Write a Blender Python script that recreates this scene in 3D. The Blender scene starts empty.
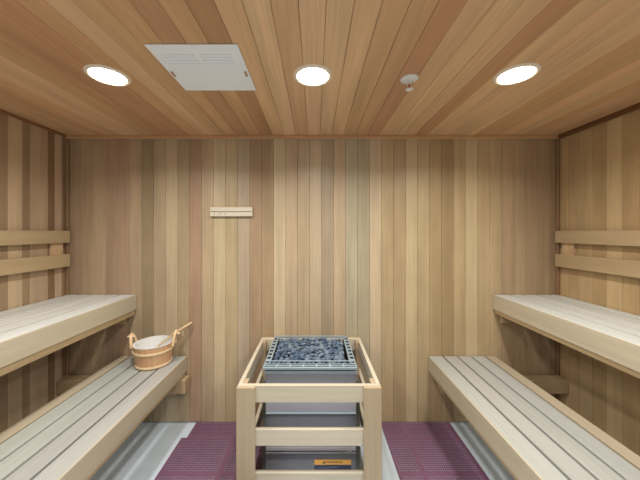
import bpy, bmesh, math, random
from mathutils import Vector, Matrix
R = random.Random(7)

# ------------------------------------------------------------------ camera
EYE, BACK, CEIL, XL, XR, FRONT = 1.425, 2.112, 2.1416, -1.85, 1.813, -0.42
scene = bpy.context.scene
cam_data = bpy.data.cameras.new('camera')
cam = bpy.data.objects.new('camera', cam_data)
scene.collection.objects.link(cam)
cam.location = (0, 0, EYE)
cam.rotation_euler = (math.radians(90), 0, 0)
cam_data.sensor_width = 36
cam_data.lens = 283 * 36 / 640
cam_data.shift_x = 5 / 640
cam_data.shift_y = -8 / 640
cam_data.clip_start = 0.02
scene.camera = cam

# ------------------------------------------------------------------ world, exposure
world = bpy.data.worlds.new('doorway_fill_world')  # made-up cool fill that brightens the room through the unseen doorway
scene.world = world
world.use_nodes = True
world.node_tree.nodes['Background'].inputs[0].default_value = (0.86, 0.93, 1.0, 1)
world.node_tree.nodes['Background'].inputs[1].default_value = 0.7
LAMP = 20.0      # radiance of the visible diffuser
LAMP_W = 8.6    # power of each lamp behind its diffuser
SPREAD = 150
scene.view_settings.view_transform = 'Standard'
scene.view_settings.look = 'None'
scene.view_settings.gamma = 1
scene.view_settings.exposure = 0.15
COL = scene.collection

# ------------------------------------------------------------------ materials
def lin(c):
    return tuple(((v/255)/12.92 if v/255 <= 0.04045 else ((v/255+0.055)/1.055)**2.4) for v in c)

def plain(name, rgb, rough=0.5, metal=0.0, emit=0.0, bump=0.0, bscale=200.0, mottle=0.0):
    m = bpy.data.materials.new(name); m.use_nodes = True
    nt = m.node_tree; b = nt.nodes['Principled BSDF']
    c = lin(rgb)
    b.inputs['Base Color'].default_value = (*c, 1)
    b.inputs['Roughness'].default_value = rough
    b.inputs['Metallic'].default_value = metal
    if emit:
        b.inputs['Emission Color'].default_value = (*c, 1)
        b.inputs['Emission Strength'].default_value = emit
    if bump or mottle:
        tc = nt.nodes.new('ShaderNodeTexCoord')
        n = nt.nodes.new('ShaderNodeTexNoise'); n.inputs['Scale'].default_value = bscale
        n.inputs['Detail'].default_value = 4
        nt.links.new(tc.outputs['Object'], n.inputs['Vector'])
        if bump:
            bp = nt.nodes.new('ShaderNodeBump'); bp.inputs['Strength'].default_value = bump
            bp.inputs['Distance'].default_value = 0.004
            nt.links.new(n.outputs['Fac'], bp.inputs['Height']); nt.links.new(bp.outputs['Normal'], b.inputs['Normal'])
        if mottle:
            mr = nt.nodes.new('ShaderNodeMapRange')
            mr.inputs['From Min'].default_value = 0.3; mr.inputs['From Max'].default_value = 0.7
            mr.inputs['To Min'].default_value = 1-mottle; mr.inputs['To Max'].default_value = 1+mottle
            nt.links.new(n.outputs['Fac'], mr.inputs['Value'])
            mx = nt.nodes.new('ShaderNodeVectorMath'); mx.operation = 'SCALE'
            mx.inputs[0].default_value = c
            nt.links.new(mr.outputs['Result'], mx.inputs['Scale']); nt.links.new(mx.outputs['Vector'], b.inputs['Base Color'])
    return m

def wood(name, axis, grain=0.10, rough=0.5, blotch=0.10, fine=1.0, knots=0.0):
    """wood whose board colour comes from the mesh attribute Col, with fibres along one axis"""
    m = bpy.data.materials.new(name); m.use_nodes = True
    nt = m.node_tree; b = nt.nodes['Principled BSDF']
    b.inputs['Roughness'].default_value = rough
    at = nt.nodes.new('ShaderNodeAttribute'); at.attribute_name = 'Col'
    tc = nt.nodes.new('ShaderNodeTexCoord')
    def noise(across, along, detail):
        mp = nt.nodes.new('ShaderNodeMapping')
        s = [across]*3; s['xyz'.index(axis)] = along
        mp.inputs['Scale'].default_value = s
        n = nt.nodes.new('ShaderNodeTexNoise'); n.inputs['Scale'].default_value = 1; n.inputs['Detail'].default_value = detail
        nt.links.new(tc.outputs['Object'], mp.inputs['Vector']); nt.links.new(mp.outputs['Vector'], n.inputs['Vector'])
        return n.outputs['Fac']
    def ranged(sock, amt):
        mr = nt.nodes.new('ShaderNodeMapRange')
        mr.inputs['From Min'].default_value = 0.3; mr.inputs['From Max'].default_value = 0.7
        mr.inputs['To Min'].default_value = 1-amt; mr.inputs['To Max'].default_value = 1+amt
        nt.links.new(sock, mr.inputs['Value']); return mr.outputs['Result']
    g = ranged(noise(140*fine, 3, 3), grain)
    bl = ranged(noise(14, 1.1, 2), blotch)
    mul = nt.nodes.new('ShaderNodeMath'); mul.operation = 'MULTIPLY'
    nt.links.new(g, mul.inputs[0]); nt.links.new(bl, mul.inputs[1])
    fac = mul.outputs[0]
    if knots:
        k = ranged(noise(9, 5, 4), knots)
        m2 = nt.nodes.new('ShaderNodeMath'); m2.operation = 'MULTIPLY'
        nt.links.new(fac, m2.inputs[0]); nt.links.new(k, m2.inputs[1]); fac = m2.outputs[0]
    sc = nt.nodes.new('ShaderNodeVectorMath'); sc.operation = 'SCALE'
    nt.links.new(at.outputs['Color'], sc.inputs[0]); nt.links.new(fac, sc.inputs['Scale'])
    nt.links.new(sc.outputs['Vector'], b.inputs['Base Color'])
    bp = nt.nodes.new('ShaderNodeBump'); bp.inputs['Strength'].default_value = 0.15; bp.inputs['Distance'].default_value = 0.002
    nt.links.new(g, bp.inputs['Height']); nt.links.new(bp.outputs['Normal'], b.inputs['Normal'])
    return m

M_WZ = wood('cedar_vertical', 'z', 0.07, 0.42, 0.10, 1.0, 0.05)
M_CY = wood('cedar_ceiling', 'y', 0.09, 0.38, 0.12)
M_BX = wood('bench_wood_across', 'x', 0.06, 0.5, 0.06)
M_BY = wood('bench_wood_long', 'y', 0.06, 0.5, 0.07)
M_BZ = wood('bench_wood_upright', 'z', 0.06, 0.5, 0.07)

# ------------------------------------------------------------------ mesh builder
class MB:
    """collects boxes, tubes and lathes and links them as ONE mesh; o = local origin"""
    def __init__(self, o=(0, 0, 0)):
        self.bm = bmesh.new(); self.o = Vector(o)
        self.cl = self.bm.loops.layers.color.new('Col') if False else self.bm.loops.layers.float_color.new('Col')
    def _paint(self, faces, rgb):
        c = (*lin(rgb), 1) if rgb else (1, 1, 1, 1)
        for f in faces:
            for l in f.loops: l[self.cl] = c
    def _merge(self, t, rgb):
        me = bpy.data.meshes.new('t'); t.to_mesh(me); t.free()
        n = len(self.bm.faces)
        self.bm.from_mesh(me); bpy.data.meshes.remove(me)
        self.bm.faces.ensure_lookup_table()
        self._paint(self.bm.faces[n:], rgb)
    def box(self, x0, x1, y0, y1, z0, z1, rgb=None, bev=0.0, seg=1, mat=None):
        t = bmesh.new()
        bmesh.ops.create_cube(t, size=1)
        for v in t.verts:
            v.co = Vector(((x0+x1)/2 + v.co.x*(x1-x0), (y0+y1)/2 + v.co.y*(y1-y0), (z0+z1)/2 + v.co.z*(z1-z0))) - self.o
        if bev: bmesh.ops.bevel(t, geom=t.edges[:], offset=bev, segments=seg, affect='EDGES', profile=0.5)
        if mat is not None: bmesh.ops.transform(t, matrix=mat, verts=t.verts[:])
        self._merge(t, rgb); return self
    def quad(self, pts, rgb=None):
        vs = [self.bm.verts.new(Vector(p)-self.o) for p in pts]
        self._paint([self.bm.faces.new(vs)], rgb); return self
    def lathe(self, prof, c=(0, 0, 0), n=32, rgb=None, closed=True):
        """prof: (radius, z) list turned about the vertical through c"""
        t = bmesh.new(); rings = []
        for r, z in prof:
            rings.append([t.verts.new(Vector((c[0]+r*math.cos(2*math.pi*k/n), c[1]+r*math.sin(2*math.pi*k/n), c[2]+z))-self.o) for k in range(n)])
        for a, b in zip(rings, rings[1:]):
            for k in range(n):
                t.faces.new((a[k], a[(k+1) % n], b[(k+1) % n], b[k]))
        if closed:
            t.faces.new(rings[0]); t.faces.new(rings[-1])
        bmesh.ops.recalc_face_normals(t, faces=t.faces[:])
        self._merge(t, rgb); return self
    def tube(self, pts, rad, n=10, rgb=None, flat=None):
        """a swept tube through pts, rad a number or a list; flat squashes the section"""
        pts = [Vector(p)-self.o for p in pts]
        rad = rad if isinstance(rad, (list, tuple)) else [rad]*len(pts)
        t = bmesh.new(); rings = []
        d0 = (pts[1]-pts[0]).normalized()
        up = Vector((0, 0, 1)) if abs(d0.z) < 0.9 else Vector((1, 0, 0))
        for i, p in enumerate(pts):
            d = (pts[min(i+1, len(pts)-1)]-pts[max(i-1, 0)]).normalized()
            a = d.cross(up).normalized(); b = a.cross(d).normalized()
            fl = flat if flat else 1
            rings.append([t.verts.new(p+a*rad[i]*math.cos(2*math.pi*k/n)+b*rad[i]*fl*math.sin(2*math.pi*k/n)) for k in range(n)])
        for a, b in zip(rings, rings[1:]):
            for k in range(n): t.faces.new((a[k], a[(k+1) % n], b[(k+1) % n], b[k]))
        t.faces.new(rings[0]); t.faces.new(rings[-1])
        bmesh.ops.recalc_face_normals(t, faces=t.faces[:])
        self._merge(t, rgb); return self
    def build(self, name, mat, parent=None, smooth=False):
        me = bpy.data.meshes.new(name); self.bm.to_mesh(me); self.bm.free()
        if smooth:
            me.polygons.foreach_set('use_smooth', [True]*len(me.polygons))
            me.set_sharp_from_angle(angle=math.radians(35))
        me.materials.append(mat)
        o = bpy.data.objects.new(name, me); COL.objects.link(o)
        if parent: o.parent = parent
        else: o.location = self.o
        return o

def tag(o, label=None, cat=None, group=None, kind=None):
    if label: o['label'] = label
    if cat: o['category'] = cat
    if group: o['group'] = group
    if kind: o['kind'] = kind
    return o
def thing(name, loc, label, cat, group=None):
    e = bpy.data.objects.new(name, None); e.empty_display_size = 0.05
    COL.objects.link(e); e.location = loc
    return tag(e, label, cat, group)
def struct(o): o['kind'] = 'structure'; return o
def vary(c, a=5, r=R):
    d = r.uniform(-a, a); return tuple(max(0, min(255, v+d+r.uniform(-a*.3, a*.3))) for v in c)

# ------------------------------------------------------------------ room shell
DARK = (112, 84, 60)
BOARDS = [(164,140,112),(172,148,118),(178,155,125),(168,140,116),(166,138,114),(175,152,122),(148,130,100),(175,155,125),
 (188,170,138),(168,148,116),(166,134,108),(180,158,126),(200,182,146),(186,166,128),(182,164,140),(166,138,108),(163,137,104),
 (200,182,148),(186,162,132),(184,162,128),(190,170,140),(166,148,122),(188,165,134),(178,168,140),(168,156,128),(198,178,146),
 (182,158,118),(170,146,108),(192,172,132),(182,160,120),(170,145,104),(160,135,96),(182,158,118),(210,188,146),(188,164,124),
 (190,165,126),(178,151,118),(176,152,118),(170,143,112),(162,137,106),(150,126,96)]
BOARDS = [tuple(0.82*v+0.18*g for v, g in zip(c, (172, 166, 156))) for c in BOARDS]
PW = 12/134
w = MB()
x0 = (69.6-315)/134
w.box(XL-0.1, XR+0.1, BACK+0.012, BACK+0.10, -0.02, CEIL+0.05, DARK)
for i in range(-1, 41):
    a = max(XL-0.01, x0+i*PW); b = min(XR+0.01, x0+(i+1)*PW)
    w.box(a+0.0006, b-0.0006, BACK, BACK+0.02, 0.008, CEIL, BOARDS[max(i, 0)], 0.0014)
struct(w.build('wall_back', M_WZ))

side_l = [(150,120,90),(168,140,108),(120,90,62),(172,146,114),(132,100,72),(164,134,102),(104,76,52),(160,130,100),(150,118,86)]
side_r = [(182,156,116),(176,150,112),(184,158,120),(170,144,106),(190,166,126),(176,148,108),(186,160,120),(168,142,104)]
def side_wall(name, x, s, pal, y_first, lead=(), up=0):
    w = MB(); r = random.Random(3)
    w.box(min(x+s*0.012, x+s*0.1), max(x+s*0.012, x+s*0.1), FRONT-0.1, BACK+0.1, -0.02, CEIL+0.05, DARK)
    y = BACK+0.02; k = 0
    edges = [BACK+0.02] + [y_first - j*PW for j in range(40) if y_first-j*PW > FRONT-0.1]
    if lead: edges = [BACK+0.02]+[e for e, c in lead]+[lead[-1][0]-j*PW for j in range(1, 40) if lead[-1][0]-j*PW > FRONT-0.1]
    for k, (b, a) in enumerate(zip(edges, edges[1:])):
        c = lead[k][1] if k < len(lead) else pal[k % len(pal)]
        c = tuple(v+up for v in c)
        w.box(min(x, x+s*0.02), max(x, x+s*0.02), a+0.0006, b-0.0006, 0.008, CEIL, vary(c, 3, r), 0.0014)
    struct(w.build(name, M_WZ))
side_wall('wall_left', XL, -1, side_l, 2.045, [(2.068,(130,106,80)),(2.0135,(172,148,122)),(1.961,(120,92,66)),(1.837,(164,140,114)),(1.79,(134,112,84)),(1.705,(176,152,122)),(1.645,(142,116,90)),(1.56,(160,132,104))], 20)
side_wall('wall_right', XR, 1, side_r, 2.03, (), 8)

CPAL = [(176,128,84),(162,112,72),(184,138,94),(188,146,104),(182,138,98),(180,138,94),(174,130,86),(170,126,82),(158,112,72),(182,140,98)]
LIFT = lambda c: (c[0]+28, c[1]+34, c[2]+36)
w = MB(); r = random.Random(11)
w.box(XL-0.1, XR+0.1, FRONT-0.1, BACK+0.1, CEIL+0.012, CEIL+0.10, DARK)
cp = 0.0875; base = -0.052
k0 = math.floor((XL-base)/cp)
for k in range(k0, 40):
    a = base+k*cp; b = a+cp
    if a > XR: break
    if -5 <= k <= 4:
        c = [(170,124,80),(150,104,64),(186,142,98),(190,150,108),(178,134,94),(192,150,110),(186,146,104),(184,142,98),(174,130,86),(168,122,80)][k+5]
    else: c = vary(r.choice(CPAL), 4, r)
    w.box(a+0.0006, b-0.0006, FRONT, BACK+0.02, CEIL, CEIL+0.02, LIFT(c), 0.0016)
struct(w.build('ceiling', M_CY))

M_FLOOR = plain('pale_sealed_floor', (208, 223, 236), 0.35, mottle=0.05, bscale=9)
w = MB(); w.box(XL-0.1, XR+0.1, FRONT-0.6, BACK+0.1, -0.08, 0.0)
struct(w.build('floor', M_FLOOR))

# front wall behind the camera, with an unseen doorway added to admit light
w = MB()
DW, DH = 0.46, 2.03
for a, b, z0 in ((XL-0.1, -DW, -0.02), (DW, XR+0.1, -0.02), (-DW, DW, DH)):
    w.box(a, b, FRONT-0.10, FRONT-0.012, z0, CEIL+0.05, (150, 120, 85))
    n = int((b-a)/PW)+1
    for i in range(n):
        xa = a+i*PW; xb = min(b, xa+PW)
        if xb-xa < 0.01: continue
        w.box(xa+0.0012, xb-0.0012, FRONT-0.02, FRONT, max(z0, 0.008), CEIL, vary(R.choice(BOARDS), 3), 0.002)
struct(w.build('wall_front', M_WZ))

w = MB()
w.box(XL, XR, BACK-0.022, BACK, CEIL-0.024, CEIL, (196,156,116), 0.003)
struct(w.build('trim_1', M_BX))
w = MB(); w.box(XL, XL+0.018, FRONT, BACK-0.022, CEIL-0.016, CEIL, (140,100,68), 0.003); struct(w.build('trim_2', M_BY))
w = MB(); w.box(XR-0.02, XR, FRONT, BACK-0.022, CEIL-0.030, CEIL, (112,74,46), 0.003); struct(w.build('trim_3', M_BY))
w = MB(); w.box(XL, XL+0.022, BACK-0.022, BACK, 0.0, CEIL-0.024, (140,112,84), 0.004); struct(w.build('trim_4', M_WZ))
w = MB()
w.box(XR-0.022, XR, BACK-0.022, BACK, 0.0, CEIL-0.024, (136,108,78), 0.004)
struct(w.build('trim_5', M_WZ))

# ------------------------------------------------------------------ benches
SLAT, UPC, FASC, BEAM = (170,173,170), (205,210,209), (187,178,157), (160,136,104)
def bench(name, x_front, s, width, top, drop, label, slats, beam_out, beam_to, slat_rgb=SLAT, gap=0.014, bh=0.097, bd=0.08, bearers=True, th=0.026):
    """s = -1 bench reaches to the left of its front edge, +1 to the right; slats = list of slat widths"""
    y0, y1 = FRONT+0.03, BACK-0.008
    org = (x_front+s*width/2, (y0+y1)/2, 0)
    t = thing(name, org, label, 'bench')
    def bx(xa, xb, *a, **k): m = MB(org); m.box(min(xa, xb), max(xa, xb), *a, **k); return m
    x = x_front
    for i, wd in enumerate(slats):
        c = vary(slat_rgb, 4)
        if name == 'lower_bench' and i == len(slats)-1: c = (180, 168, 146)   # the rearmost slat is unbleached
        xs = x+s*0.0083 if i == 0 else x
        bx(xs, x+s*wd, y0, y1, top-th, top, c, 0.0015).build('slat', M_BY, t)
        x += s*(wd+gap)
    bx(x_front, x_front+s*0.008, y0, y1, top-0.108, top-0.0003, vary(FASC, 2), 0.0006).build('fascia', M_BY, t)
    bx(x_front+s*0.012, x_front+s*0.05, y0, y1, top-drop, top-0.109, (186,164,128), 0.003).build('front_rail', M_BY, t)
    bx(x_front+s*(width-0.06), x_front+s*(width-0.02), y0, y1, top-drop, top-0.027, BEAM, 0.003).build('back_rail', M_BY, t)
    for ya in ((y1-0.075, 0.55, y0+0.01) if bearers else (0.55, y0+0.01)):     # bearers across under the slats
        bx(x_front+s*0.052, x_front+s*(width-0.062), ya, ya+0.04, top-0.10, top-0.027, BEAM, 0.003).build('bearer', M_BX, t)
    for ya in (y1-bd-0.005, y0+0.01):   # the thick beams that carry the bench at each end
        bx(x_front-s*beam_out, beam_to, ya, ya+bd, top-drop-bh, top-drop-0.001, (176,154,122), 0.004, 2).build('support_beam', M_BX, t)
    return t
LOW = [0.100, 0.090, 0.090, 0.090, 0.066]
bench('lower_bench', -0.952, -1, 0.492, 0.503, 0.138, 'pale slatted lower sauna bench on the left with the bucket on it', LOW, 0.025, XL+0.003)
bench('lower_bench', 0.843, 1, 0.492, 0.503, 0.138, 'pale slatted lower sauna bench on the right with nothing on it', LOW, -0.06, XR-0.003)
UPL = [0.114, 0.086, 0.086, 0.086, 0.070]
bench('upper_bench', -1.326, -1, 0.518, 0.959, 0.150, 'pale slatted upper sauna bench along the left wall', UPL, -0.07, XL+0.003, UPC, 0.018, 0.062, 0.03, False, 0.020)
UPR = [0.114, 0.082, 0.082, 0.082, 0.048]
bench('upper_bench', 1.324, 1, 0.482, 0.959, 0.140, 'pale slatted upper sauna bench along the right wall', UPR, -0.045, XR-0.003, UPC, 0.018, 0.062, 0.03, False, 0.020)

# ------------------------------------------------------------------ back rests
def backrest(x_wall, s, zs, label):
    org = (x_wall, 0.9, zs[1][0])
    t = thing('bench_backrest', org, label, 'backrest')
    y0, y1 = FRONT+0.03, BACK-0.024
    for z0, z1 in zs:
        m = MB(org); xa, xb = x_wall+s*0.024, x_wall+s*0.044
        m.box(min(xa, xb), max(xa, xb), y0, y1, z0, z1, vary((180,160,126), 3), 0.003, 2).build('backrest_slat', M_BY, t)
    for ya in (y1-0.125, 0.75, -0.2):
        m = MB(org); xa, xb = x_wall+s*0.001, x_wall+s*0.0235
        m.box(min(xa, xb), max(xa, xb), ya, ya+0.09, zs[1][0]+0.01, zs[0][1]-0.01, (198,168,134), 0.003).build('cleat', M_BZ, t)
backrest(XL, 1, ((1.346, 1.434), (1.172, 1.264)), 'two-rail wooden backrest fixed to the left wall')
backrest(XR, -1, ((1.346, 1.434), (1.172, 1.266)), 'two-rail wooden backrest fixed to the right wall')

# ------------------------------------------------------------------ ceiling lights
M_RING = plain('warm_white_enamel', (236, 224, 206), 0.35)
M_BULB = plain('lamp_diffuser', (255, 243, 226), 0.4, emit=LAMP)
def downlight(x, y, label):
    t = thing('recessed_ceiling_light', (x, y, CEIL), label, 'ceiling light', 'round ceiling lights')
    m = MB((x, y, CEIL))
    m.lathe([(0.071, -0.0005), (0.071, -0.0045), (0.076, -0.008), (0.086, -0.006), (0.0905, -0.0005)], (x, y, CEIL), 48).build('trim_ring', M_RING, t, True)
    m = MB((x, y, CEIL))
    m.lathe([(0.0705, -0.0008), (0.0705, -0.004), (0.06, -0.006), (0.03, -0.0075), (0.004, -0.008)], (x, y, CEIL), 48).build('diffuser', M_BULB, t, True)
    ld = bpy.data.lights.new('downlight_lamp', 'AREA'); ld.shape = 'DISK'; ld.size = 0.13
    ld.energy = LAMP_W; ld.spread = math.radians(SPREAD); ld.color = (1.0, 0.955, 0.875)
    lo = bpy.data.objects.new('downlight_lamp', ld); COL.objects.link(lo); lo.parent = t; lo.location = (0, 0, -0.0095)
downlight(-0.948, 1.297, 'lit round ceiling light left of the white access panel')
downlight(-0.010, 1.297, 'lit round ceiling light between the access panel and the sprinkler')
downlight(0.915, 1.287, 'lit round ceiling light right of the sprinkler, nearest the right wall')
for x, side in ((-0.948, 'above the near end of the left benches'), (-0.010, 'just inside the doorway'), (0.915, 'above the near end of the right benches')):
    downlight(x, 0.12, 'added round ceiling light out of view, %s' % side)  # second row is out of view, added to brighten the room

# ------------------------------------------------------------------ access panel, sprinkler, wall strip
M_WHITE = plain('white_enamel', (240, 248, 255), 0.4)
M_LATCH = plain('brass_latch', (176, 140, 110), 0.4, 0.3)
pc = (-0.4725, 1.2485, CEIL)
t = thing('access_panel', pc, 'square white louvred access panel in the ceiling', 'ceiling panel')
m = MB(pc); m.box(pc[0]-0.1775, pc[0]+0.1775, pc[1]-0.173, pc[1]+0.173, CEIL-0.007, CEIL-0.0005, None, 0.002).build('panel_plate', M_WHITE, t)
for i in range(4):
    for a, b in ((-0.14, -0.012), (0.012, 0.135)):
        y = pc[1]-0.118+i*0.019
        m = MB(pc); m.box(pc[0]+a, pc[0]+b, y, y+0.008, CEIL-0.0105, CEIL-0.0072, None, 0.0012).build('louvre', M_WHITE, t)
for sx in (-1, 1):
    m = MB(pc); m.box(pc[0]+sx*0.163-0.005, pc[0]+sx*0.163+0.005, pc[1]+0.0, pc[1]+0.04, CEIL-0.010, CEIL-0.0072, None, 0.001)
    o = m.build('latch', M_LATCH, t); o['label'] = 'small tan latch'

sc = (0.441, 1.323, CEIL)
M_CHR = plain('white_painted_metal', (226, 230, 232), 0.3, 0.1)
t = thing('fire_sprinkler', sc, 'small white pendent fire sprinkler on the ceiling', 'sprinkler')
MB(sc).lathe([(0.041, -0.0005), (0.040, -0.004), (0.026, -0.009), (0.012, -0.010)], sc, 32).build('escutcheon', M_CHR, t, True)
MB(sc).lathe([(0.009, -0.0102), (0.009, -0.018), (0.006, -0.019), (0.006, -0.024)], sc, 20).build('sprinkler_body', M_CHR, t, True)
for s in (-1, 1):
    x = sc[0]
    MB(sc).tube([(x+s*0.006, sc[1], CEIL-0.0195), (x+s*0.011, sc[1], CEIL-0.028), (x+s*0.009, sc[1], CEIL-0.038), (x+s*0.003, sc[1], CEIL-0.046)], 0.0022, 8).build('frame_arm', M_CHR, t, True)
MB(sc).tube([(sc[0], sc[1], CEIL-0.0242), (sc[0], sc[1], CEIL-0.0455)], 0.0028, 10).build('glass_bulb', plain('red_bulb', (200, 90, 70), 0.2), t, True)
MB(sc).lathe([(0.005, -0.046), (0.016, -0.049), (0.018, -0.051), (0.016, -0.0525), (0.005, -0.053)], sc, 24).build('deflector', M_CHR, t, True)

px0, px1 = (211-315)/134, (253-315)/134
pz0, pz1 = EYE+(232-216.5)/134, EYE+(232-207.3)/134
wc = ((px0+px1)/2, BACK, (pz0+pz1)/2)
t = thing('wall_strip', wc, 'short cream wooden strip with a groove mounted on the back wall', 'wall strip')
M_CREAM = wood('cream_wood', 'x', 0.03, 0.45, 0.03)
MB(wc).box(px0, px1, BACK-0.014, BACK-0.0005, pz0, pz1, (206,200,180), 0.002).build('backing_board', M_CREAM, t)
zm = (pz0+pz1)/2
MB(wc).box(px0, px1, BACK-0.024, BACK-0.0142, zm+0.002, pz1, (214,210,192), 0.002).build('upper_bar', M_CREAM, t)
MB(wc).box(px0, px1, BACK-0.024, BACK-0.0142, pz0, zm-0.003, (214,210,192), 0.002).build('lower_bar', M_CREAM, t)
M_DOT = plain('tarnished_nail', (150, 130, 100), 0.5, 0.3)
for i in range(3):
    x = px0+0.028+i*0.042
    m = MB(wc); m.box(x, x+0.008, BACK-0.0262, BACK-0.0242, zm-0.020, zm-0.013, None, 0.001).build('nail_head', M_DOT, t)

# ------------------------------------------------------------------ heater guard
GX0, GX1, GY0, GY1, GT = -0.393, 0.333, 1.41, 2.100, 0.648
gc = ((GX0+GX1)/2, (GY0+GY1)/2, 0)
GP, GR = (174,156,130), (197,189,170)
t = thing('heater_guard', gc, 'pale wooden rail guard standing around the sauna heater', 'heater guard')
for xa, xb in ((GX0, GX0+0.092), (GX1-0.088, GX1)):
    for ya in (GY0, GY1-0.022):
        MB(gc).box(xa, xb, ya, ya+0.022, 0.001, GT, vary(GP, 3), 0.002).build('post', M_BZ, t)
levels = [(0.561, GT), (0.341, 0.425), (0.118, 0.205)]
for z0, z1 in levels:
    MB(gc).box(GX0, GX1, GY0+0.0225, GY0+0.0445, z0, z1, vary(GR, 4), 0.002).build('front_rail', M_BX, t)
    MB(gc).box(GX0, GX1, GY1-0.0445, GY1-0.0225, z0, z1, vary(GR, 4), 0.002).build('back_rail', M_BX, t)
    for xa in (GX0, GX1-0.022):
        MB(gc).box(xa, xa+0.022, GY0+0.045, GY1-0.045, z0, z1, vary(GR, 4), 0.002).build('side_rail', M_BY, t)
for xa in (GX0+0.0225, GX1-0.0445):      # uprights inside the corners that tie the side rails
    for ya in (GY0+0.045, GY1-0.10):
        MB(gc).box(xa, xa+0.022, ya, ya+0.055, 0.001, GT-0.002, vary(GP, 3), 0.002).build('corner_batten', M_BZ, t)

# ------------------------------------------------------------------ heater
HX0, HX1, HY0, HY1, HT = -0.287, 0.232, 1.555, 2.005, 0.686
hc = ((HX0+HX1)/2, (HY0+HY1)/2, 0)
M_STEEL = plain('galvanised_steel', (158, 178, 192), 0.38, 0.35, mottle=0.05, bscale=30)
M_LITE = plain('brushed_steel_skin', (204, 208, 224), 0.42, 0.3, mottle=0.04, bscale=40)
M_GREY = plain('grey_steel_skin', (118, 120, 128), 0.45, 0.3, mottle=0.07, bscale=60)
M_VENT = plain('pale_perforated_steel', (222, 222, 232), 0.45, 0.1)
M_DARKM = plain('dark_interior', (16, 18, 24), 0.8)
def lattice(o, u0, u1, v0, v1, nu, nv, fill, place, depth, edge=None):
    """a plate with nu x nv rectangular holes, real through holes with thickness"""
    m = MB(o); bm = m.bm
    du, dv = (u1-u0)/nu, (v1-v0)/nv
    fu, fv = fill if isinstance(fill, tuple) else (fill, fill)
    cache = {}
    def V(u, v, d):
        k = (round(u, 6), round(v, 6), d)
        if k not in cache: cache[k] = bm.verts.new(Vector(place(u, v, d*depth))-m.o)
        return cache[k]
    def F(*vs):
        try: return bm.faces.new(vs)
        except ValueError: return None
    for i in range(nu):
        for j in range(nv):
            a, b = u0+i*du, v0+j*dv; c, d = a+du, b+dv
            gu, gv = (edge, edge) if edge and (i in (0, nu-1) or j in (0, nv-1)) else (fu, fv)
            ia, ic = a+du*(1-gu)/2, c-du*(1-gu)/2
            ib, id_ = b+dv*(1-gv)/2, d-dv*(1-gv)/2
            for s in (0, 1):
                O = [V(a, b, s), V(c, b, s), V(c, d, s), V(a, d, s)]
                I = [V(ia, ib, s), V(ic, ib, s), V(ic, id_, s), V(ia, id_, s)]
                for k in range(4): F(O[k], O[(k+1) % 4], I[(k+1) % 4], I[k])
            I0 = [V(ia, ib, 0), V(ic, ib, 0), V(ic, id_, 0), V(ia, id_, 0)]
            I1 = [V(ia, ib, 1), V(ic, ib, 1), V(ic, id_, 1), V(ia, id_, 1)]
            for k in range(4): F(I0[k], I0[(k+1) % 4], I1[(k+1) % 4], I1[k])
            O0 = [V(a, b, 0), V(c, b, 0), V(c, d, 0), V(a, d, 0)]; O1 = [V(a, b, 1), V(c, b, 1), V(c, d, 1), V(a, d, 1)]
            if j == 0: F(O0[0], O0[1], O1[1], O1[0])
            if i == nu-1: F(O0[1], O0[2], O1[2], O1[1])
            if j == nv-1: F(O0[2], O0[3], O1[3], O1[2])
            if i == 0: F(O0[3], O0[0], O1[0], O1[3])
    bmesh.ops.recalc_face_normals(bm, faces=bm.faces[:])
    m._paint(bm.faces, None)
    return m
h = thing('sauna_heater', hc, 'grey steel electric sauna heater full of stones inside the wooden guard', 'heater')
# housing: four walls and a floor for the stone basin
m = MB(hc)
bx0, bx1, by0, by1 = HX0+0.011, HX1-0.001, HY0+0.014, HY1-0.01
m.box(bx0, bx0+0.012, by0, by1, 0.10, HT-0.03, None, 0.002)
m.box(bx1-0.012, bx1, by0, by1, 0.10, HT-0.03, None, 0.002)
m.box(bx0+0.012, bx1-0.012, by1-0.012, by1, 0.10, HT-0.03, None, 0.002)
m.box(bx0+0.012, bx1-0.012, by0, by0+0.012, 0.215, HT-0.03, None, 0.002)
m.box(bx0+0.012, bx1-0.012, by0+0.012, by1-0.012, 0.46, 0.47)
m.build('housing', M_GREY, h)
MB(hc).box(bx0-0.002, bx1+0.002, by0-0.008, by0-0.001, HT-0.046, HT-0.030, None, 0.002).build('upper_lip', M_STEEL, h)
MB(hc).box(bx0+0.004, bx1-0.004, by0-0.006, by0-0.0005, 0.428, 0.575, None, 0.002).build('upper_panel', M_LITE, h)
MB(hc).box(bx0+0.004, bx1-0.004, by0-0.005, by0-0.0005, 0.576, HT-0.0465, None, 0.002).build('upper_band', plain('mid_grey_steel', (140, 143, 152), 0.45, 0.3), h)  # darker grey strip between the upper panel and the lip
MB(hc).box(bx0+0.004, bx1-0.004, by0-0.016, by0-0.0065, 0.424, 0.431, None, 0.003).build('panel_lip', M_STEEL, h)
lattice(hc, bx0+0.006, bx1-0.006, 0.217, 0.262, 40, 3, (0.38, 0.5), lambda u, v, d: (u, by0-0.0045+d, v), 0.003).build('vent_strip', M_VENT, h)
m = MB(hc)
m.box(bx0+0.004, bx1-0.004, by0-0.010, by0-0.0008, 0.10, 0.206, None, 0.002)
m.box(bx0+0.004, bx1-0.004, by0-0.016, by0-0.004, 0.2065, 0.2125, None, 0.003)
m.build('lower_panel', M_GREY, h)
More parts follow.
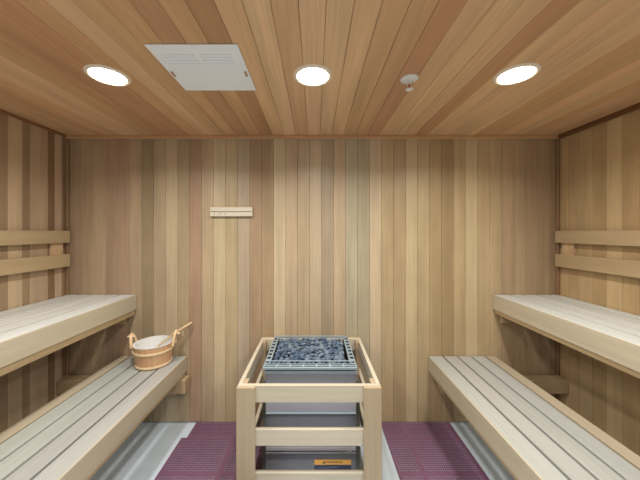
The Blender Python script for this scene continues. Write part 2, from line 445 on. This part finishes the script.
# side flanges with bolts, legs
for xa in (bx0-0.022, bx1+0.0005):
    MB(hc).box(xa, xa+0.0215, by0+0.03, by0+0.034, 0.05, HT-0.10, None, 0.001).build('mounting_bracket', plain('bracket_grey', (120,122,110), 0.5, 0.3), h)
for xa in (bx0, bx1-0.03):
    for ya in (by0+0.01, by1-0.04):
        MB(hc).box(xa, xa+0.03, ya, ya+0.03, 0.001, 0.0995, None, 0.002).build('leg', M_GREY, h)
# top frame: a steel rim with slots down both sides and along the front
zt = HT-0.004
rim = []
MBs = lattice(hc, HX0, HX0+0.030, HY0+0.045, HY1-0.012, 1, 8, (0.66, 0.60), lambda u, v, d: (u, v, zt-0.003+d), 0.003)
MBs.build('slotted_rim', M_STEEL, h)
lattice(hc, HX1-0.030, HX1, HY0+0.045, HY1-0.012, 1, 8, (0.66, 0.60), lambda u, v, d: (u, v, zt-0.003+d), 0.003).build('slotted_rim', M_STEEL, h)
lattice(hc, HX0, HX1, HY0, HY0+0.0447, 7, 2, (0.86, 0.46), lambda u, v, d: (u, v, zt-0.003+d), 0.003).build('slotted_rim', M_STEEL, h)
MB(hc).box(HX0, HX1, HY1-0.0118, HY1, zt-0.006, zt, None, 0.001).build('slotted_rim', M_STEEL, h)
MB(hc).box(HX0, HX1, HY0-0.0045, HY0-0.0005, zt-0.014, zt, None, 0.0012).build('rim_skirt', M_STEEL, h)
m = MB(hc)
for x in [HX0+0.034, HX1-0.034]:
    m.tube([(x, HY0+0.03, HT+0.001), (x, HY1-0.006, HT+0.001)], 0.003, 8)
for y in (HY0+0.052, HY1-0.014):
    m.tube([(HX0+0.01, y, HT+0.0065), (HX1-0.01, y, HT+0.0065)], 0.003, 8)
m.build('grate_rod', M_STEEL, h, True)
# near-black sheets under the rim slots, standing in for the shade inside
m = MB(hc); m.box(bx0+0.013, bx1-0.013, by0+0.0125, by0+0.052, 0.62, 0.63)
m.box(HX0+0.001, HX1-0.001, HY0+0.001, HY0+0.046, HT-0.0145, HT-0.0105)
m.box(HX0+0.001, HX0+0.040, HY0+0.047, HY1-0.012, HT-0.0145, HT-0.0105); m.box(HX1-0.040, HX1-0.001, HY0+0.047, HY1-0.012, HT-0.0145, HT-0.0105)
m.build('slot_shade', M_DARKM, h)

# warning label on the lower panel
def text_obj(body, size, loc, mat, parent, name, o):
    cu = bpy.data.curves.new('t', 'FONT'); cu.body = body; cu.size = size; cu.align_x = 'CENTER'; cu.align_y = 'CENTER'; cu.extrude = 0.0003
    cu.resolution_u = 3
    to = bpy.data.objects.new('t', cu); COL.objects.link(to)
    dg = bpy.context.evaluated_depsgraph_get(); dg.update()
    me = bpy.data.meshes.new_from_object(to.evaluated_get(dg))
    bpy.data.objects.remove(to)
    me.transform(Matrix.Translation(Vector(loc)-Vector(o)) @ Matrix.Rotation(math.radians(90), 4, 'X'))
    me.materials.clear(); me.materials.append(mat)
    ob = bpy.data.objects.new(name, me); COL.objects.link(ob); ob.parent = parent
    return ob
lx0, lx1 = (314.4-315)/181, (351-315)/181
lz1, lzm, lz0 = EYE-(458.7-232)/181, EYE-(463.8-232)/181, EYE-(469.5-232)/181
yl = by0-0.010
lab = MB(hc).box(lx0, lx1, yl-0.0012, yl-0.0003, lz0, lz1, None, 0.0002).build('warning_label', plain('navy_label', (30, 36, 66), 0.4), h)
lab['label'] = 'orange and navy warning label'
o = MB(hc).box(lx0, lx1, yl-0.0018, yl-0.00125, lzm, lz1).build('orange_band', plain('orange_label', (226, 168, 76), 0.4), lab)
M_INK = plain('label_ink', (60, 40, 24), 0.5); M_PALE = plain('label_pale_ink', (120, 126, 150), 0.5)
zmid = (lz1+lzm)/2
text_obj('WARNING', 0.019, ((lx0+lx1)/2+0.008, yl-0.0022, zmid), M_INK, lab, 'label_text', hc)
m = MB(hc); cx = (lx0+lx1)/2-0.048
m.quad([(cx-0.009, yl-0.0022, zmid-0.007), (cx+0.009, yl-0.0022, zmid-0.007), (cx, yl-0.0022, zmid+0.008)])
m.build('warning_triangle', M_INK, lab)
m = MB(hc)
for i, (a, b) in enumerate(((0.006, 0.06), (0.075, 0.12), (0.006, 0.13), (0.01, 0.10))):
    z = lzm-0.004-0.006*i
    m.box(lx0+a, lx0+b, yl-0.0018, yl-0.00125, z-0.001, z)
m.build('fine_print', M_PALE, lab)

# stones piled in the basin, each one its own object
M_STONE = [plain('dark_stone', c, 0.85, bump=0.8, bscale=70, mottle=0.3) for c in ((90, 110, 134), (104, 122, 144), (74, 93, 118), (120, 135, 152))]
stone_me = []
for k in range(8):
    b = bmesh.new(); bmesh.ops.create_icosphere(b, subdivisions=2, radius=1)
    rr = random.Random(50+k)
    cuts = [(Vector((rr.uniform(-1, 1), rr.uniform(-1, 1), rr.uniform(-1, 1))).normalized(), rr.uniform(0.55, 0.9)) for _ in range(7)]
    for v in b.verts:
        for n, d in cuts:
            e = v.co.dot(n)-d
            if e > 0: v.co -= n*e
        v.co *= rr.uniform(0.94, 1.04)
    me = bpy.data.meshes.new('sauna_stone'); b.to_mesh(me); b.free()
    me.materials.append(M_STONE[k % 4]); stone_me.append(me)
sx0, sx1, sy0, sy1 = HX0+0.052, HX1-0.052, HY0+0.072, HY1-0.034
NX, NY = 15, 12
rs = random.Random(5)
for layer in range(2):
    for j in range(NY-layer):
        for i in range(NX-layer):
            if layer == 1 and rs.random() < 0.35: continue
            x = sx0+(sx1-sx0)*(i+0.5*layer+(0.25 if j % 2 else 0))/(NX-0.5)+rs.uniform(-.004, .004)
            y = sy0+(sy1-sy0)*(j+0.5*layer)/(NY-1)+rs.uniform(-.004, .004)
            o = bpy.data.objects.new('sauna_stone', stone_me[rs.randrange(8)]); COL.objects.link(o)
            sz = rs.uniform(0.012, 0.017)
            o.scale = (sz*rs.uniform(.9, 1.3), sz*rs.uniform(.9, 1.2), sz*rs.uniform(.6, .9))
            o.rotation_euler = (rs.uniform(-.5, .5), rs.uniform(-.5, .5), rs.uniform(0, 6.28))
            o.location = (x, y, HT-0.016+layer*0.013+rs.uniform(-.003, .003))
            tag(o, 'small rough blue-grey stone in the stone bed on top of the heater', 'stone', 'heater stones')
MB(hc).box(bx0+0.046, bx1-0.046, by0+0.055, by1-0.013, HT-0.05, HT-0.026).build('stone_tray', M_DARKM, h)

# ------------------------------------------------------------------ bucket and ladle
bc = (-1.129, 1.982, 0.5035)
M_PINE = wood('bucket_wood', 'z', 0.05, 0.45, 0.05)
M_HOOP = plain('pale_hoop_wood', (232, 212, 176), 0.45)
M_LINER = plain('white_plastic_liner', (226, 228, 230), 0.35)
bk = thing('sauna_bucket', bc, 'small round wooden bucket with a white liner on the left lower bench', 'bucket')
BH, r0, r1 = 0.147, 0.107, 0.1275
m = MB(bc); n = 22
for k in range(n):     # individual staves
    a0, a1 = 2*math.pi*k/n+0.006, 2*math.pi*(k+1)/n-0.006
    c = vary((208, 168, 131), 6)
    cs = []
    for z, r in ((0, r0), (BH, r1)):
        for a, rr in ((a0, r), (a1, r), (a1, r-0.011), (a0, r-0.011)):
            cs.append(Vector((bc[0]+rr*math.cos(a), bc[1]+rr*math.sin(a), bc[2]+z))-m.o)
    vs = [m.bm.verts.new(p) for p in cs]
    fs = [m.bm.faces.new([vs[i] for i in q]) for q in ((0,1,5,4),(1,2,6,5),(2,3,7,6),(3,0,4,7),(4,5,6,7),(3,2,1,0))]
    bmesh.ops.recalc_face_normals(m.bm, faces=fs); m._paint(fs, c)
m.lathe([(r0-0.012, 0.006), (r0-0.012, 0.016)], bc, 32, (190,150,110))
m.build('stave_wall', M_PINE, bk)
for z in (0.016, BH-0.038):
    r = r0+(r1-r0)*z/BH
    MB(bc).lathe([(r+0.0005, z-0.006), (r+0.006, z-0.006), (r+0.007, z), (r+0.0065, z+0.006), (r+0.001, z+0.006), (r+0.0005, z-0.006)], bc, 48, closed=False).build('hoop', M_HOOP, bk, True)
MB(bc).lathe([(0.004, 0.030), (r0-0.016, 0.030), (r0-0.013, 0.04), (r1-0.0125, BH+0.001), (r1-0.001, BH+0.003), (r1-0.001, BH+0.0055), (r1-0.015, BH+0.0045), (r0-0.016, 0.05), (r0-0.020, 0.034), (0.004, 0.033)], bc, 48).build('plastic_liner', M_LINER, bk, True)
# two ears: looped upright handles on the left and right rim
for ang, hgt in ((math.radians(186), 0.085), (math.radians(12), 0.092)):
    u = Vector((math.cos(ang), math.sin(ang), 0)); v = Vector((-u.y, u.x, 0))
    base = Vector(bc)+u*(r1+0.004)+Vector((0, 0, BH-0.02))
    ear = []
    for q in range(13):
        a = math.pi*q/12
        ear.append(base+v*0.034*math.cos(a)*(1-0.25*math.sin(a))+u*0.014*math.sin(a)+Vector((0, 0, hgt*math.sin(a)**0.7)))
    MB(bc).tube(ear, 0.0095, 10, (228,200,160)).build('ear_handle', M_PINE, bk, True)
    top = base+Vector((0, 0, hgt*0.80))+u*0.012
    MB(bc).tube([top+v*0.0-u*0.02, top+u*0.026], [0.007, 0.0085], 12, (236,214,180)).build('peg', M_PINE, bk, True)

# ladle resting in the bucket against its right ear
a0 = Vector((bc[0]-0.02, 1.955, 0.582)); a1 = Vector((-0.905, 2.085, 0.760))
lc = (a0.x, a0.y, a0.z)
ld = thing('sauna_ladle', lc, 'long-handled wooden ladle leaning out of the bucket towards the wall', 'ladle')
d = (a1-a0)
pts = [a0+d*tt+Vector((0, 0, 0.012*math.sin(math.pi*tt))) for tt in [i/10 for i in range(2, 11)]]
MB(lc).tube(pts, [0.009, 0.009, 0.009, 0.0095, 0.010, 0.011, 0.012, 0.0125, 0.009], 12, (206,182,144), flat=0.75).build('ladle_handle', M_BX, ld, True)
MB(lc).lathe([(0.004, -0.008), (0.030, -0.006), (0.036, 0.008), (0.038, 0.030), (0.034, 0.030), (0.032, 0.010), (0.026, 0.0), (0.004, -0.002)], (a0.x, a0.y, a0.z-0.005), 28, (196,156,112)).build('ladle_bowl', M_BZ, ld, True)
e = a1-d.normalized()*0.075
MB(lc).tube([e+Vector((0, 0, -0.010)), e+Vector((0.006, 0, -0.035)), e+Vector((0.0, 0, -0.055)), e+Vector((-0.007, 0, -0.035)), e+Vector((-0.001, 0, -0.010))], 0.002, 8, (226,206,170)).build('hanging_loop', M_BX, ld, True)

# ------------------------------------------------------------------ floor mats
M_MAT = plain('plum_vinyl_mat', (124, 88, 114), 0.42, mottle=0.06, bscale=14)
def mat_mesh(w_, d_, cells=0.0145):
    nu, nv = max(2, round(w_/cells)), max(2, round(d_/cells))
    m = lattice((0, 0, 0), 0.0005, w_-0.0005, 0.0005, d_-0.0005, nu, nv, 0.62, lambda u, v, dd: (u, v, 0.001+dd), 0.005, 0.2)
    me = bpy.data.meshes.new('floor_mat_tile'); m.bm.to_mesh(me); m.bm.free(); me.materials.append(M_MAT)
    return me
rows = [(1.953, BACK-0.004), (1.665, 1.953), (1.377, 1.665), (1.089, 1.377)]
rn = ['against the back wall', 'second from the back wall', 'third from the back wall', 'fourth from the back wall']
cols = [('left', [(-0.922, -0.562, 'beside the left bench'), (-0.562, -0.202, 'running under the guard')]),
        ('right', [(0.487, 0.642, 'narrow and beside the guard'), (0.642, 1.002, 'beside the right bench')])]
cache = {}
for side, cc in cols:
    for ri, (ya, yb) in enumerate(rows):
        for xa, xb, where in cc:
            xx = xa
            if ri == 0 and xa == -0.922: xx = -0.885
            if xa == -0.202-0.36 and ri > 3: continue
            key = (round(xb-xx, 3), round(yb-ya, 3))
            if key not in cache: cache[key] = mat_mesh(*key)
            o = bpy.data.objects.new('floor_mat_tile', cache[key]); COL.objects.link(o); o.location = (xx, ya, 0)
            tag(o, 'purple perforated mat tile %s the heater, %s, %s' % ('left of' if side == 'left' else 'right of', where, rn[ri]), 'mat tile', 'purple floor mat tiles')
